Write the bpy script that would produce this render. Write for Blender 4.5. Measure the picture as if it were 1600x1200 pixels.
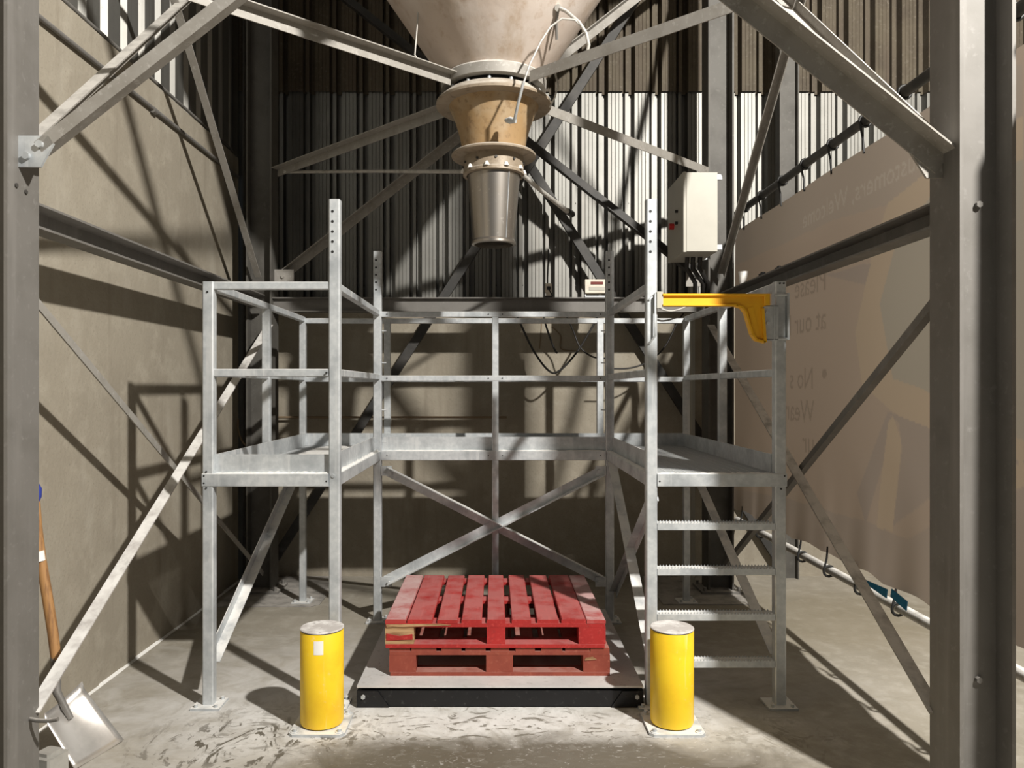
import bpy, bmesh, math, random
import numpy as np
from mathutils import Vector, Matrix
random.seed(7)
rng = np.random.default_rng(7)
S = bpy.context.scene
for o in list(bpy.data.objects):
    bpy.data.objects.remove(o)
C = S.collection

# ---------------------------------------------------------------- camera
EYE = 1.675
cd = bpy.data.cameras.new('camera')
cd.sensor_width = 36.0
cd.lens = 27.0
cd.shift_x = 26 / 1600
cd.shift_y = 7 / 1600
cd.clip_start = 0.05
cam = bpy.data.objects.new('camera', cd)
cam.location = (0, 0, EYE)
cam.rotation_euler = (math.pi / 2, 0, 0)
C.objects.link(cam)
S.camera = cam
# ---------------------------------------------------------------- world, light, exposure
w = bpy.data.worlds.new('night_yard')
S.world = w
w.use_nodes = True
bg = w.node_tree.nodes['Background']
bg.inputs[0].default_value = (0.74, 0.86, 1.0, 1)
bg.inputs[1].default_value = 0.06
ld = bpy.data.lights.new('flood_lamp', 'POINT')
ld.energy = 3900
ld.color = (1.0, 0.955, 0.885)
ld.shadow_soft_size = 0.11
lo = bpy.data.objects.new('flood_lamp', ld)
lo.location = (3.5, -0.5, 6.05)
C.objects.link(lo)
S.view_settings.view_transform = 'Standard'
S.view_settings.look = 'None'
S.view_settings.gamma = 1
S.view_settings.exposure = 0.0
S.view_settings.use_curve_mapping = False

# ---------------------------------------------------------------- materials
def mat(name, col, rough=.6, metal=0., noise=None, dust=None, bump=None, streak=None, spec=.4, trans=0):
    """procedural material. noise=(scale, colour2, lo, hi); dust=(colour, amount) on upward faces;
    streak=(scale_xyz, colour, lo, hi); bump=(scale, strength)"""
    m = bpy.data.materials.new(name)
    m.use_nodes = True
    N, L = m.node_tree.nodes, m.node_tree.links
    b = N['Principled BSDF']
    b.inputs['Roughness'].default_value = rough
    b.inputs['Metallic'].default_value = metal
    b.inputs['Specular IOR Level'].default_value = spec
    geo = N.new('ShaderNodeNewGeometry')
    cur = None
    def rgb(c):
        n = N.new('ShaderNodeRGB'); n.outputs[0].default_value = (*c, 1); return n.outputs[0]
    cur = rgb(col)
    def mix(fac, a, c):
        n = N.new('ShaderNodeMix'); n.data_type = 'RGBA'
        L.new(fac, n.inputs['Factor']); L.new(a, n.inputs['A']); L.new(c, n.inputs['B'])
        return n.outputs['Result']
    def noisefac(scale, lo_, hi_, sc=(1, 1, 1), detail=6, rough_=.6):
        mp = N.new('ShaderNodeMapping'); mp.inputs['Scale'].default_value = sc
        L.new(geo.outputs['Position'], mp.inputs['Vector'])
        t = N.new('ShaderNodeTexNoise'); t.inputs['Scale'].default_value = scale
        t.inputs['Detail'].default_value = detail; t.inputs['Roughness'].default_value = rough_
        L.new(mp.outputs[0], t.inputs['Vector'])
        r = N.new('ShaderNodeMapRange'); r.inputs[1].default_value = lo_; r.inputs[2].default_value = hi_
        L.new(t.outputs['Fac'], r.inputs[0])
        return r.outputs[0]
    for nz in (noise if isinstance(noise, list) else [noise] if noise else []):
        cur = mix(noisefac(nz[0], nz[2], nz[3]), cur, rgb(nz[1]))
    for st in (streak if isinstance(streak, list) else [streak] if streak else []):
        cur = mix(noisefac(1.0, st[2], st[3], st[0]), cur, rgb(st[1]))
    if dust:
        sx = N.new('ShaderNodeSeparateXYZ'); L.new(geo.outputs['True Normal'], sx.inputs[0])
        r = N.new('ShaderNodeMapRange'); r.inputs[1].default_value = .45; r.inputs[2].default_value = .9
        L.new(sx.outputs['Z'], r.inputs[0])
        mu = N.new('ShaderNodeMath'); mu.operation = 'MULTIPLY'
        L.new(r.outputs[0], mu.inputs[0])
        mu2 = N.new('ShaderNodeMath'); mu2.operation = 'MULTIPLY'; mu2.inputs[1].default_value = dust[1]
        L.new(noisefac(9, .25, .55), mu2.inputs[0]); L.new(mu2.outputs[0], mu.inputs[1])
        cur = mix(mu.outputs[0], cur, rgb(dust[0]))
        mm = N.new('ShaderNodeMath'); mm.operation = 'MULTIPLY_ADD'
        mm.inputs[1].default_value = -metal; mm.inputs[2].default_value = metal
        L.new(mu.outputs[0], mm.inputs[0]); L.new(mm.outputs[0], b.inputs['Metallic'])
    L.new(cur, b.inputs['Base Color'])
    if bump:
        t = N.new('ShaderNodeTexNoise'); t.inputs['Scale'].default_value = bump[0]
        t.inputs['Detail'].default_value = 6
        L.new(geo.outputs['Position'], t.inputs['Vector'])
        bn = N.new('ShaderNodeBump'); bn.inputs['Strength'].default_value = bump[1]
        bn.inputs['Distance'].default_value = .01
        L.new(t.outputs['Fac'], bn.inputs['Height']); L.new(bn.outputs[0], b.inputs['Normal'])
    return m

WHITE = (.86, .85, .82)
M = {}
M['galv'] = mat('galvanised', (.51, .54, .56), .46, .35, noise=[(28, (.62, .645, .66), .4, .65), (4, (.37, .395, .415), .48, .66)], dust=(WHITE, .95), streak=((14, 14, 1.2), (.66, .675, .68), .56, .70))
M['grate'] = mat('grating', (.50, .52, .53), .5, .4, dust=(WHITE, .5))
M['steeldark'] = mat('dark_column_steel', (.105, .10, .09), .6, .1, noise=[(5, (.075, .07, .062), .45, .7), (30, (.14, .135, .12), .58, .74)])  # darker steel tone for the rear columns and wall posts
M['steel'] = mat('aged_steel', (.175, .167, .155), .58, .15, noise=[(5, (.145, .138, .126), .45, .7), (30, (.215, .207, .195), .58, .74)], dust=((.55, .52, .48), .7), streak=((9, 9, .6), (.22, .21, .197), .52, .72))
M['brace'] = mat('angle_steel', (.30, .285, .26), .58, .15, noise=[(9, (.24, .225, .20), .45, .7), (40, (.38, .365, .34), .56, .7)], dust=((.78, .75, .7), .95))
M['bracew'] = mat('dusty_angle_steel', (.46, .43, .41), .65, .1, noise=[(7, (.22, .205, .195), .5, .66), (30, (.62, .60, .58), .5, .7)], dust=(WHITE, .95))
M['dark'] = mat('dark_steel', (.045, .044, .042), .55, .2, noise=(8, (.075, .07, .065), .45, .7))
M['concrete'] = mat('concrete', (.315, .283, .225), .9, 0, noise=[(1.4, (.27, .24, .19), .40, .68), (7, (.355, .322, .26), .48, .72), (70, (.24, .212, .165), .56, .75)], bump=(45, .25), streak=[((5, 5, .35), (.23, .20, .155), .55, .75), ((2.5, 2.5, .8), (.375, .345, .285), .56, .74)])
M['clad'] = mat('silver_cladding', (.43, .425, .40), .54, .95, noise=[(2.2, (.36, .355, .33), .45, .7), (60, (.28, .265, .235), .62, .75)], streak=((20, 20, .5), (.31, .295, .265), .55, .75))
M['cladback'] = mat('dimmed_cladding', (.255, .252, .236), .54, .95, noise=[(2.2, (.215, .212, .197), .45, .7), (60, (.165, .157, .14), .62, .75)], streak=((20, 20, .5), (.22, .21, .19), .55, .75))  # same sheeting as the left wall, darkened in colour to look less lit
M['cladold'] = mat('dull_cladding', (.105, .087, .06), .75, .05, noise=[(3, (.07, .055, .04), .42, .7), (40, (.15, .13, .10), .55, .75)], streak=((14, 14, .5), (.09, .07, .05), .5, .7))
M['rubber'] = mat('black_rubber', (.018, .018, .018), .5)
M['cable'] = mat('cable_sheath', (.022, .021, .02), .45)
M['cabletan'] = mat('tan_cable', (.22, .16, .10), .5)
M['fibre'] = mat('hopper_shell', (.47, .39, .33), .58, 0, noise=[(2.0, (.55, .49, .44), .42, .64), (14, (.40, .31, .24), .56, .74)], bump=(12, .3), streak=((3, 3, .9), (.33, .235, .15), .54, .72))
M['ochre'] = mat('ochre_shell', (.33, .215, .105), .5, 0, noise=[(5, (.38, .29, .185), .44, .66), (25, (.22, .14, .07), .52, .72)], dust=((.75, .7, .62), .9))
M['rim'] = mat('flange_brown', (.27, .215, .155), .5, .1, noise=[(6, (.34, .285, .22), .42, .66), (30, (.18, .14, .10), .54, .72)], dust=((.72, .68, .62), .9))
M['spout'] = mat('spout_metal', (.38, .35, .315), .32, .9, noise=[(9, (.38, .345, .30), .45, .7), (40, (.58, .54, .5), .6, .75)])
M['pipe'] = mat('grey_pipe', (.50, .485, .45), .5, .2, noise=(14, (.34, .32, .29), .48, .7), dust=(WHITE, .9))
M['yellow'] = mat('yellow_plastic', (.90, .60, .022), .42, 0, noise=[(6, (.82, .50, .02), .46, .7), (30, (.80, .62, .20), .62, .78)], streak=((16, 16, 1.5), (.86, .68, .24), .60, .76))
M['gate'] = mat('gate_yellow', (.86, .46, .02), .42, 0, noise=(7, (.80, .40, .02), .5, .7))
M['cap'] = mat('dusty_cap', (.50, .47, .45), .8, 0, noise=[(12, (.74, .72, .70), .45, .62), (40, (.36, .33, .31), .58, .72)])
M['white'] = mat('white_label', (.88, .87, .84), .6)
M['print'] = mat('grey_print', (.30, .29, .28), .7)
M['red'] = mat('red_paint', (.40, .022, .020), .66, 0, noise=[(3.0, (.31, .016, .015), .45, .65), (45, (.24, .025, .022), .58, .75)], dust=((.52, .30, .285), .36), streak=((60, 4, 60), (.46, .045, .04), .54, .72))
M['reddusty'] = mat('dusty_red_paint', (.38, .04, .036), .7, 0, noise=[(3.2, (.52, .30, .285), .44, .66), (45, (.30, .04, .035), .58, .75)], dust=((.60, .46, .45), .6))
M['brick'] = mat('worn_red_paint', (.26, .056, .034), .75, 0, noise=[(6, (.20, .038, .024), .42, .68), (40, (.31, .09, .056), .55, .72)], dust=((.5, .3, .26), .5))
M['wood'] = mat('raw_wood', (.45, .29, .15), .75, 0, streak=((6, 60, 60), (.22, .11, .05), .46, .62))
M['handle'] = mat('shovel_handle', (.40, .215, .085), .6, 0, streak=((50, 50, 5), (.20, .10, .045), .46, .66))
M['alu'] = mat('aluminium', (.80, .77, .735), .36, .8, noise=(8, (.64, .62, .59), .45, .7))
M['orange'] = mat('orange_plastic', (.62, .17, .025), .6, 0, noise=(20, (.45, .12, .02), .5, .7))
M['blue'] = mat('blue_plastic', (.03, .05, .33), .5)
M['bluestrap'] = mat('blue_strap', (.015, .16, .30), .55, 0, noise=(30, (.03, .22, .38), .5, .7))
M['encl'] = mat('enclosure_grey', (.47, .455, .395), .5, 0, noise=(3, (.43, .415, .36), .45, .7))
M['beige'] = mat('indicator_case', (.74, .68, .58), .5, 0, noise=(12, (.62, .55, .46), .5, .7))
M['display'] = mat('display', (.16, .025, .02), .3)
M['redknob'] = mat('red_switch', (.55, .03, .03), .4)
M['block'] = mat('grey_block', (.36, .35, .32), .9, 0, noise=(10, (.26, .25, .23), .45, .7))
M['frameblk'] = mat('black_scale_frame', (.009, .009, .010), .42, .1, noise=(30, (.05, .05, .05), .60, .72))
M['scaletop'] = mat('scale_plate', (.56, .55, .54), .62, .2, noise=[(2.2, (.70, .68, .66), .42, .62), (30, (.44, .42, .40), .58, .74)])
M['powder'] = mat('white_powder', (.84, .83, .80), .95, 0, bump=(60, .6))

def floor_material():
    m = bpy.data.materials.new('dusty_concrete_floor'); m.use_nodes = True
    N, L = m.node_tree.nodes, m.node_tree.links
    b = N['Principled BSDF']; b.inputs['Specular IOR Level'].default_value = .35
    geo = N.new('ShaderNodeNewGeometry')
    def noise(scale, lo_, hi_, sc=(1, 1, 1), dist=0, detail=7):
        mp = N.new('ShaderNodeMapping'); mp.inputs['Scale'].default_value = sc
        L.new(geo.outputs['Position'], mp.inputs[0])
        t = N.new('ShaderNodeTexNoise'); t.inputs['Scale'].default_value = scale; t.inputs['Detail'].default_value = detail
        t.inputs['Distortion'].default_value = dist; t.inputs['Roughness'].default_value = .62
        L.new(mp.outputs[0], t.inputs['Vector'])
        r = N.new('ShaderNodeMapRange'); r.inputs[1].default_value = lo_; r.inputs[2].default_value = hi_
        L.new(t.outputs['Fac'], r.inputs[0]); return r.outputs[0]
    def rgb(c):
        n = N.new('ShaderNodeRGB'); n.outputs[0].default_value = (*c, 1); return n.outputs[0]
    def mix(f, a, c):
        n = N.new('ShaderNodeMix'); n.data_type = 'RGBA'
        L.new(f, n.inputs['Factor']); L.new(a, n.inputs['A']); L.new(c, n.inputs['B']); return n.outputs['Result']
    def mth(op, a, bb):
        n = N.new('ShaderNodeMath'); n.operation = op
        for i, v in enumerate((a, bb)):
            if isinstance(v, (int, float)): n.inputs[i].default_value = v
            else: L.new(v, n.inputs[i])
        n.use_clamp = op in ('MULTIPLY', 'ADD')
        return n.outputs[0]
    def blob(x, y, rx, ry, lo_=1.0, hi_=.35, wob=.5):
        # soft spill centred on (x, y): 1 inside, 0 outside, edge broken by noise
        mp = N.new('ShaderNodeMapping'); mp.vector_type = 'POINT'
        mp.inputs['Location'].default_value = (-x / rx, -y / ry, 0); mp.inputs['Scale'].default_value = (1 / rx, 1 / ry, 0)
        L.new(geo.outputs['Position'], mp.inputs[0])
        ln = N.new('ShaderNodeVectorMath'); ln.operation = 'LENGTH'; L.new(mp.outputs[0], ln.inputs[0])
        a = mth('SUBTRACT', ln.outputs['Value'], 0)
        nn = noise(3.5, 0, 1, dist=1.2)
        n2 = N.new('ShaderNodeMath'); n2.operation = 'MULTIPLY_ADD'; n2.inputs[1].default_value = wob * 2; n2.inputs[2].default_value = -wob
        L.new(nn, n2.inputs[0])
        sm = N.new('ShaderNodeMath'); sm.operation = 'ADD'; L.new(a, sm.inputs[0]); L.new(n2.outputs[0], sm.inputs[1])
        r = N.new('ShaderNodeMapRange'); r.inputs[1].default_value = lo_; r.inputs[2].default_value = hi_
        L.new(sm.outputs[0], r.inputs[0]); return r.outputs[0]
    cur = rgb((.36, .33, .275))
    cur = mix(noise(1.3, .4, .66), cur, rgb((.29, .265, .215)))
    cur = mix(noise(9, .48, .72), cur, rgb((.42, .39, .335)))
    # spilled pale powder around the filling station, swept in arcs
    dust = mth('MULTIPLY', blob(-.35, 4.1, 2.3, 1.25, 1.15, .3, .45), noise(2.6, .25, .55, (1, 1.5, 1), 1.5))
    cur = mix(dust, cur, rgb((.55, .535, .51)))
    dust2 = mth('MULTIPLY', blob(-.3, 4.0, 1.7, .62, 1.1, .3, .5), noise(5, .32, .58, (1.4, .8, 1), 2.0))
    cur = mix(dust2, cur, rgb((.70, .69, .67)))
    # bare and damp patches scraped through the powder
    cur = mix(mth('MULTIPLY', blob(.22, 3.36, 1.15, .33, 1.2, .7, .55), .92), cur, rgb((.115, .098, .072)))
    cur = mix(mth('MULTIPLY', blob(-.40, 3.44, .50, .24, 1.2, .6, .45), .9), cur, rgb((.125, .108, .08)))
    cur = mix(mth('MULTIPLY', blob(-1.15, 3.62, .6, .34, 1.2, .5, .4), noise(4.5, .53, .57, (1.2, .7, 1), 2.5)), cur, rgb((.13, .116, .092)))
    cur = mix(mth('MULTIPLY', blob(1.35, 3.65, .45, .35, 1.0, .2, .5), mth('MULTIPLY', noise(6, .52, .58, (1, .6, 1), 2.5), .6)), cur, rgb((.22, .2, .16)))
    # swirled scrape marks
    cur = mix(mth('MULTIPLY', blob(-.1, 3.75, 1.7, .42, 1.05, .4, .4), noise(7, .56, .60, (.6, 1.2, 1), 3.5)), cur, rgb((.20, .184, .155)))
    cur = mix(mth('MULTIPLY', blob(0, 3.7, 2.0, .5, 1.05, .4, .4), mth('MULTIPLY', noise(16, .60, .66, (.7, 1, 1), 3.0), .45)), cur, rgb((.74, .72, .70)))
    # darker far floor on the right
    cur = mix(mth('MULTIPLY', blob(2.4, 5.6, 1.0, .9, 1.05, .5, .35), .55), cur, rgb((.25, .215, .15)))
    L.new(cur, b.inputs['Base Color'])
    rr = N.new('ShaderNodeMapRange'); rr.inputs[3].default_value = .45; rr.inputs[4].default_value = .85
    L.new(noise(2.5, .35, .6), rr.inputs[0]); L.new(rr.outputs[0], b.inputs['Roughness'])
    bn = N.new('ShaderNodeBump'); bn.inputs['Strength'].default_value = .25; bn.inputs['Distance'].default_value = .01
    L.new(noise(14, 0, 1, dist=1.5), bn.inputs['Height']); L.new(bn.outputs[0], b.inputs['Normal'])
    return m
M['floor'] = floor_material()

# ---------------------------------------------------------------- mesh helpers
class MB:
    def __init__(s): s.v = []; s.f = []; s.sm = []
    def add(s, vs, fs, smooth=False):
        k = len(s.v); s.v += [tuple(x) for x in vs]
        s.f += [tuple(i + k for i in q) for q in fs]; s.sm += [smooth] * len(fs); return s
    def box(s, x0, x1, y0, y1, z0, z1):
        return s.add([(x, y, z) for x in (x0, x1) for y in (y0, y1) for z in (z0, z1)],
                     [(0, 1, 3, 2), (4, 6, 7, 5), (0, 4, 5, 1), (2, 3, 7, 6), (0, 2, 6, 4), (1, 5, 7, 3)])
    def extrude(s, prof, p0, p1, up=(0, 0, 1), smooth=False, closed=True):
        p0, p1 = Vector(p0), Vector(p1); d = (p1 - p0).normalized(); up = Vector(up)
        v = up - d * up.dot(d)
        if v.length < 1e-5: v = Vector((0, 1, 0)) - d * d.y
        v.normalize(); u = d.cross(v)
        n = len(prof)
        vs = [p + u * a + v * b for p in (p0, p1) for a, b in prof]
        fs = [(i, (i + 1) % n, n + (i + 1) % n, n + i) for i in range(n)]
        s.add(vs, fs, smooth)
        s.add(vs, [tuple(range(n))[::-1], tuple(range(n, 2 * n))])
        return s
    def tube(s, pts, r, n=8, cap=True):
        pts = [Vector(p) for p in pts]; rings = []
        prev = None
        for i, p in enumerate(pts):
            d = (pts[min(i + 1, len(pts) - 1)] - pts[max(i - 1, 0)]).normalized()
            if prev is None:
                a = Vector((0, 0, 1)) if abs(d.z) < .9 else Vector((1, 0, 0))
                prev = (a - d * a.dot(d)).normalized()
            else:
                prev = (prev - d * prev.dot(d)).normalized()
            u = d.cross(prev)
            rr = r[i] if isinstance(r, (list, tuple)) else r
            rings.append([p + (prev * math.cos(t) + u * math.sin(t)) * rr for t in [2 * math.pi * k / n for k in range(n)]])
        vs = [q for g in rings for q in g]
        fs = [(i * n + k, i * n + (k + 1) % n, (i + 1) * n + (k + 1) % n, (i + 1) * n + k) for i in range(len(pts) - 1) for k in range(n)]
        s.add(vs, fs, True)
        if cap: s.add(rings[0], [tuple(range(n))[::-1]]); s.add(rings[-1], [tuple(range(n))])
        return s
    def lathe(s, prof, c, n=48, smooth=True, split=True):
        """profile of (r, z) turned about the vertical through c; each segment its own ring pair keeps edges crisp"""
        cx, cy = c
        segs = [prof[i:i + 2] for i in range(len(prof) - 1)] if split else [prof]
        for sg in segs:
            vs = [(cx + r * math.cos(2 * math.pi * k / n), cy + r * math.sin(2 * math.pi * k / n), z) for r, z in sg for k in range(n)]
            s.add(vs, [(i * n + k, i * n + (k + 1) % n, (i + 1) * n + (k + 1) % n, (i + 1) * n + k) for i in range(len(sg) - 1) for k in range(n)], smooth)
        return s
    def cyl(s, p0, p1, r, n=16):
        return s.tube([p0, p1], r, n)
    def build(s, name, material, parent=None, recalc=True):
        off = parent_world(parent) if parent else Vector((0, 0, 0))
        me = bpy.data.meshes.new(name)
        vs = np.array(s.v, float)
        if parent is None:
            off = Vector(((vs[:, 0].min() + vs[:, 0].max()) / 2, (vs[:, 1].min() + vs[:, 1].max()) / 2, vs[:, 2].min()))
        vs = vs - np.array(off)
        me.from_pydata(vs.tolist(), [], s.f)
        me.polygons.foreach_set('use_smooth', s.sm)
        if recalc:
            bm = bmesh.new(); bm.from_mesh(me)
            bmesh.ops.recalc_face_normals(bm, faces=bm.faces[:]); bm.to_mesh(me); bm.free()
        me.materials.append(M[material] if isinstance(material, str) else material)
        o = bpy.data.objects.new(name, me); C.objects.link(o)
        if parent: o.parent = parent
        else: o.location = off
        return o

def parent_world(p):
    v = Vector((0, 0, 0))
    while p: v += p.location; p = p.parent
    return v
def tag(o, label, cat=None, group=None, kind=None):
    o['label'] = label
    if cat: o['category'] = cat
    if group: o['group'] = group
    if kind: o['kind'] = kind
    return o
def thing(name, loc, label, cat, group=None):
    o = bpy.data.objects.new(name, None); o.location = loc; o.empty_display_size = .1
    C.objects.link(o); return tag(o, label, cat, group)
def struct(o): o['kind'] = 'structure'; return o
def rect(wd, h, ch=0):
    a, b = wd / 2, h / 2
    if not ch: return [(-a, -b), (a, -b), (a, b), (-a, b)]
    return [(-a + ch, -b), (a - ch, -b), (a, -b + ch), (a, b - ch), (a - ch, b), (-a + ch, b), (-a, b - ch), (-a, -b + ch)]
def ang(wd, t, fx=1, fy=1):
    p = [(0, 0), (wd, 0), (wd, t), (t, t), (t, wd), (0, wd)]
    return [((a - wd / 2) * fx, (b - wd / 2) * fy) for a, b in p]
def hsec(wd, dp, tf, tw):
    """flanges at +-wd/2 along a, each dp long along b"""
    a, b, t = wd / 2, dp / 2, tw / 2
    return [(-a, -b), (-a + tf, -b), (-a + tf, -t), (a - tf, -t), (a - tf, -b), (a, -b), (a, b), (a - tf, b), (a - tf, t), (-a + tf, t), (-a + tf, b), (-a, b)]
def bolt(p, nrm, r=.012, h=.012):
    nrm = Vector(nrm).normalized(); p = Vector(p)
    return MB().tube([p, p + nrm * h], r, 6)

# ================================================================ SETTING
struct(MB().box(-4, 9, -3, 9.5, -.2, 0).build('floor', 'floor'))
tag(bpy.data.objects['floor'], 'dusty grey concrete floor with scrape marks')
CW = -2.23
wl = struct(MB().box(CW - .2, CW, .2, 6.66, 0, 3.67).build('wall_left', 'concrete'))
tag(wl, 'tall cast concrete panel wall on the left')
wb = struct(MB().box(-3.4, 8.8, 6.86, 7.06, 0, 2.47).build('wall_back', 'concrete'))
tag(wb, 'low concrete wall behind the platform')
ce = struct(MB().box(-4, 9, 1.2, 9.5, 7.3, 7.5).build('sky_block_roof', 'cladold'))  # out-of-view roof, put in to keep sky light off the rear
tag(ce, 'unseen dark sheet roof added to block sky light over the bay')
wr = struct(MB().box(8.8, 9, 1.2, 7.06, 0, 7.3).build('wall_right', 'concrete'))
tag(wr, 'far concrete wall of the next bay')
# skirting lip of hardened powder along the left wall
sk = MB()
yy = 3.0
while yy < 6.6:
    l = random.uniform(.15, .4); h = random.uniform(.003, .008)
    sk.add([(CW, yy, 0), (CW + .016, yy, 0), (CW, yy, h * 1.8), (CW, yy + l, 0), (CW + .018, yy + l, 0), (CW, yy + l, h * 1.6)], [(0, 1, 2), (3, 5, 4), (1, 4, 5, 2), (0, 3, 4, 1)])
    yy += l
struct(sk.build('baseboard_left', 'powder'))
tag(bpy.data.objects['baseboard_left'], 'pale ridge of powder along the foot of the left wall')

P = .242
def profile_pts(n, t0=0.0, deep=False):
    pts = []
    one = [(0, 0), (.029, 0), (.032, .004), (.035, 0), (.062, 0), (.065, .004), (.068, 0), (.095, 0), (.098, .004), (.101, 0), (.128, 0), (.133, .06), (.151, .06), (.157, .012), (.186, .012), (.192, .08), (.232, .08)]
    if deep: one = [(0, 0), (.15, 0), (.156, .055), (.182, .055)]
    for i in range(n):
        pts += [(t0 + i * P + a, d) for a, d in one]
    pts.append((t0 + n * P, 0)); return pts
def sheet(axis, start, n, base, z0, z1, material, parent, sign=1):
    pts = profile_pts(n, deep=axis == 'y'); vs = []
    for z in (z0, z1):
        for a, d in pts:
            vs.append((start + a, base + d, z) if axis == 'x' else (base - d, start + a, z))
    m = len(pts)
    # thin sheet with a back skin
    th = .004
    for z in (z0, z1):
        for a, d in pts:
            vs.append((start + a, base + d + th, z) if axis == 'x' else (base - d - th, start + a, z))
    fs = [(i, i + 1, m + i + 1, m + i) for i in range(m - 1)]
    fs += [(2 * m + i, 3 * m + i, 3 * m + i + 1, 2 * m + i + 1) for i in range(m - 1)]
    fs += [(i, 2 * m + i, 2 * m + i + 1, i + 1) for i in range(m - 1)]
    return MB().add(vs, fs).build('cladding_sheet', material, parent, recalc=False)
cb = bpy.data.objects.new('wall_back_cladding', None); C.objects.link(cb); cb.location = (0, 7.0, 2.4); struct(cb)
tag(cb, 'profiled metal sheeting above the back concrete wall')
for i in range(12):
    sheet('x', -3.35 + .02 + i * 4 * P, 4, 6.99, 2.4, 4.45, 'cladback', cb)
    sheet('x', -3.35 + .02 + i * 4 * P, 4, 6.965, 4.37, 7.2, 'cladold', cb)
cl = bpy.data.objects.new('wall_left_cladding', None); C.objects.link(cl); cl.location = (-2.4, 3, 3.6); struct(cl)
tag(cl, 'profiled metal sheeting above the left concrete wall')
for i in range(5):
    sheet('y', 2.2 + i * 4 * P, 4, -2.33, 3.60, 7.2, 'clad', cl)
# screw heads on the sheeting
sc = MB()
for i in range(40):
    x = -3.31 + i * P + .17
    if -1.9 < x < 3.6:
        for z in (3.37, 2.62):
            sc.tube([(x, 7.043, z), (x, 7.033, z)], .008, 6)
so = sc.build('screw', 'dark', cb); so['kind'] = 'stuff'

# ================================================================ STEEL SUPPORT FRAME
XL, XR = -1.83, 1.742           # inner faces of the columns
YN, YF = 2.98, 6.38             # column centre lines
CWID = .21
xl, xr = XL - CWID / 2, XR + CWID / 2
F = thing('support_frame', ((xl + xr) / 2, 4.68, 0), 'tall braced steel frame with four columns carrying the hopper', 'steel frame')
for x in (xl, xr):
    for y in (YN, YF):
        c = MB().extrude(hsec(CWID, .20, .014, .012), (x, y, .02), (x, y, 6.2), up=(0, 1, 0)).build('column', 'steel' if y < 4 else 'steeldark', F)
        bp = MB().box(x - .17, x + .17, y - .15, y + .15, 0, .025).build('base_plate', 'steel', F)
        for dx in (-.14, .14):
            for dy in (-.12, .12):
                bolt((x + dx, y + dy, .025), (0, 0, 1), .014, .03).build('anchor_bolt', 'steel', bp)
IB = hsec(.09, .12, .012, .01)
IB = [(b, a) for a, b in hsec(.12, .09, .01, .009)]   # flanges top and bottom
ZB = 2.39
def chan(wd, h, t, s): # web on one side, flanges towards s
    p = [(-wd / 2, -h / 2), (wd / 2, -h / 2), (wd / 2, -h / 2 + t), (-wd / 2 + t, -h / 2 + t), (-wd / 2 + t, h / 2 - t), (wd / 2, h / 2 - t), (wd / 2, h / 2), (-wd / 2, h / 2)]
    return [(a * s, b) for a, b in p]
for x, s in ((xl, 1), (xr, -1)):
    MB().extrude(chan(.10, .105, .01, s), (x, YN + .1, ZB), (x, YF - .1, ZB)).build('side_beam', 'steel', F)
MB().extrude(IB, (XL, YF - .04, 2.363), (XR, YF - .04, 2.363)).build('rear_beam', 'steel', F)
for x in (xl, xr):
    MB().extrude(IB, (x, YN + .1, 5.5), (x, YF - .1, 5.5)).build('side_beam', 'steel', F)
for y in (YN, YF):
    MB().extrude(IB, (XL, y, 5.5), (XR, y, 5.5)).build('top_beam', 'steel', F)
def brace(p0, p1, wd=.07, t=.007, up=(0, 0, 1), fx=1, fy=1, material='brace', name='brace'):
    return MB().extrude(ang(wd, t, fx, fy), p0, p1, up).build(name, material, F)
# upper cross bracing on all four faces
Z0, Z1 = 2.60, 5.40
yb = YN
brace((XL + .075, yb - .01, 2.60), (XR - .02, yb - .01, 5.33), wd=.05, up=(0, -1, 0), fx=-1, fy=-1, material='brace')
brace((XR - .005, yb - .03, 2.545), (XL + .02, yb - .03, 5.40), wd=.085, up=(0, -1, 0), fx=-1, fy=1, material='brace')
yb = YF + .04
brace((XL, yb, 2.58), (XR, yb, 5.39), up=(0, -1, 0))
brace((XR, yb - .03, 2.58), (XL, yb - .03, 5.39), wd=.075, up=(0, -1, 0), material='dark')
for x, s in ((xl, 1), (xr, -1)):
    brace((x + .03 * s, YN + .1, 2.60), (x + .03 * s, YF - .1, 5.4), wd=.06, up=(s, 0, 0))
    brace((x, YF - .1, 2.60), (x, YN + .1, 5.4), wd=.05, up=(s, 0, 0))
# lower cross bracing on the two sides
for x, s, m1 in ((xl + .05, 1, 'bracew'), (xr - .05, -1, 'bracew')):
    brace((x + .04 * s, YN + .09, .36), (x + .04 * s, YF - .1, 2.17), wd=.06, up=(s, 0, 0), fx=1 if s > 0 else -1, material='bracew' if s > 0 else 'brace')  # right brace in darker steel: its shade is put into the colour
    brace((x - .03 * s, YN + .09, 2.10), (x - .03 * s, YF - .1, .16), wd=.038, up=(s, 0, 0), fy=-1, material='brace' if s > 0 else 'steel')
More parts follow.
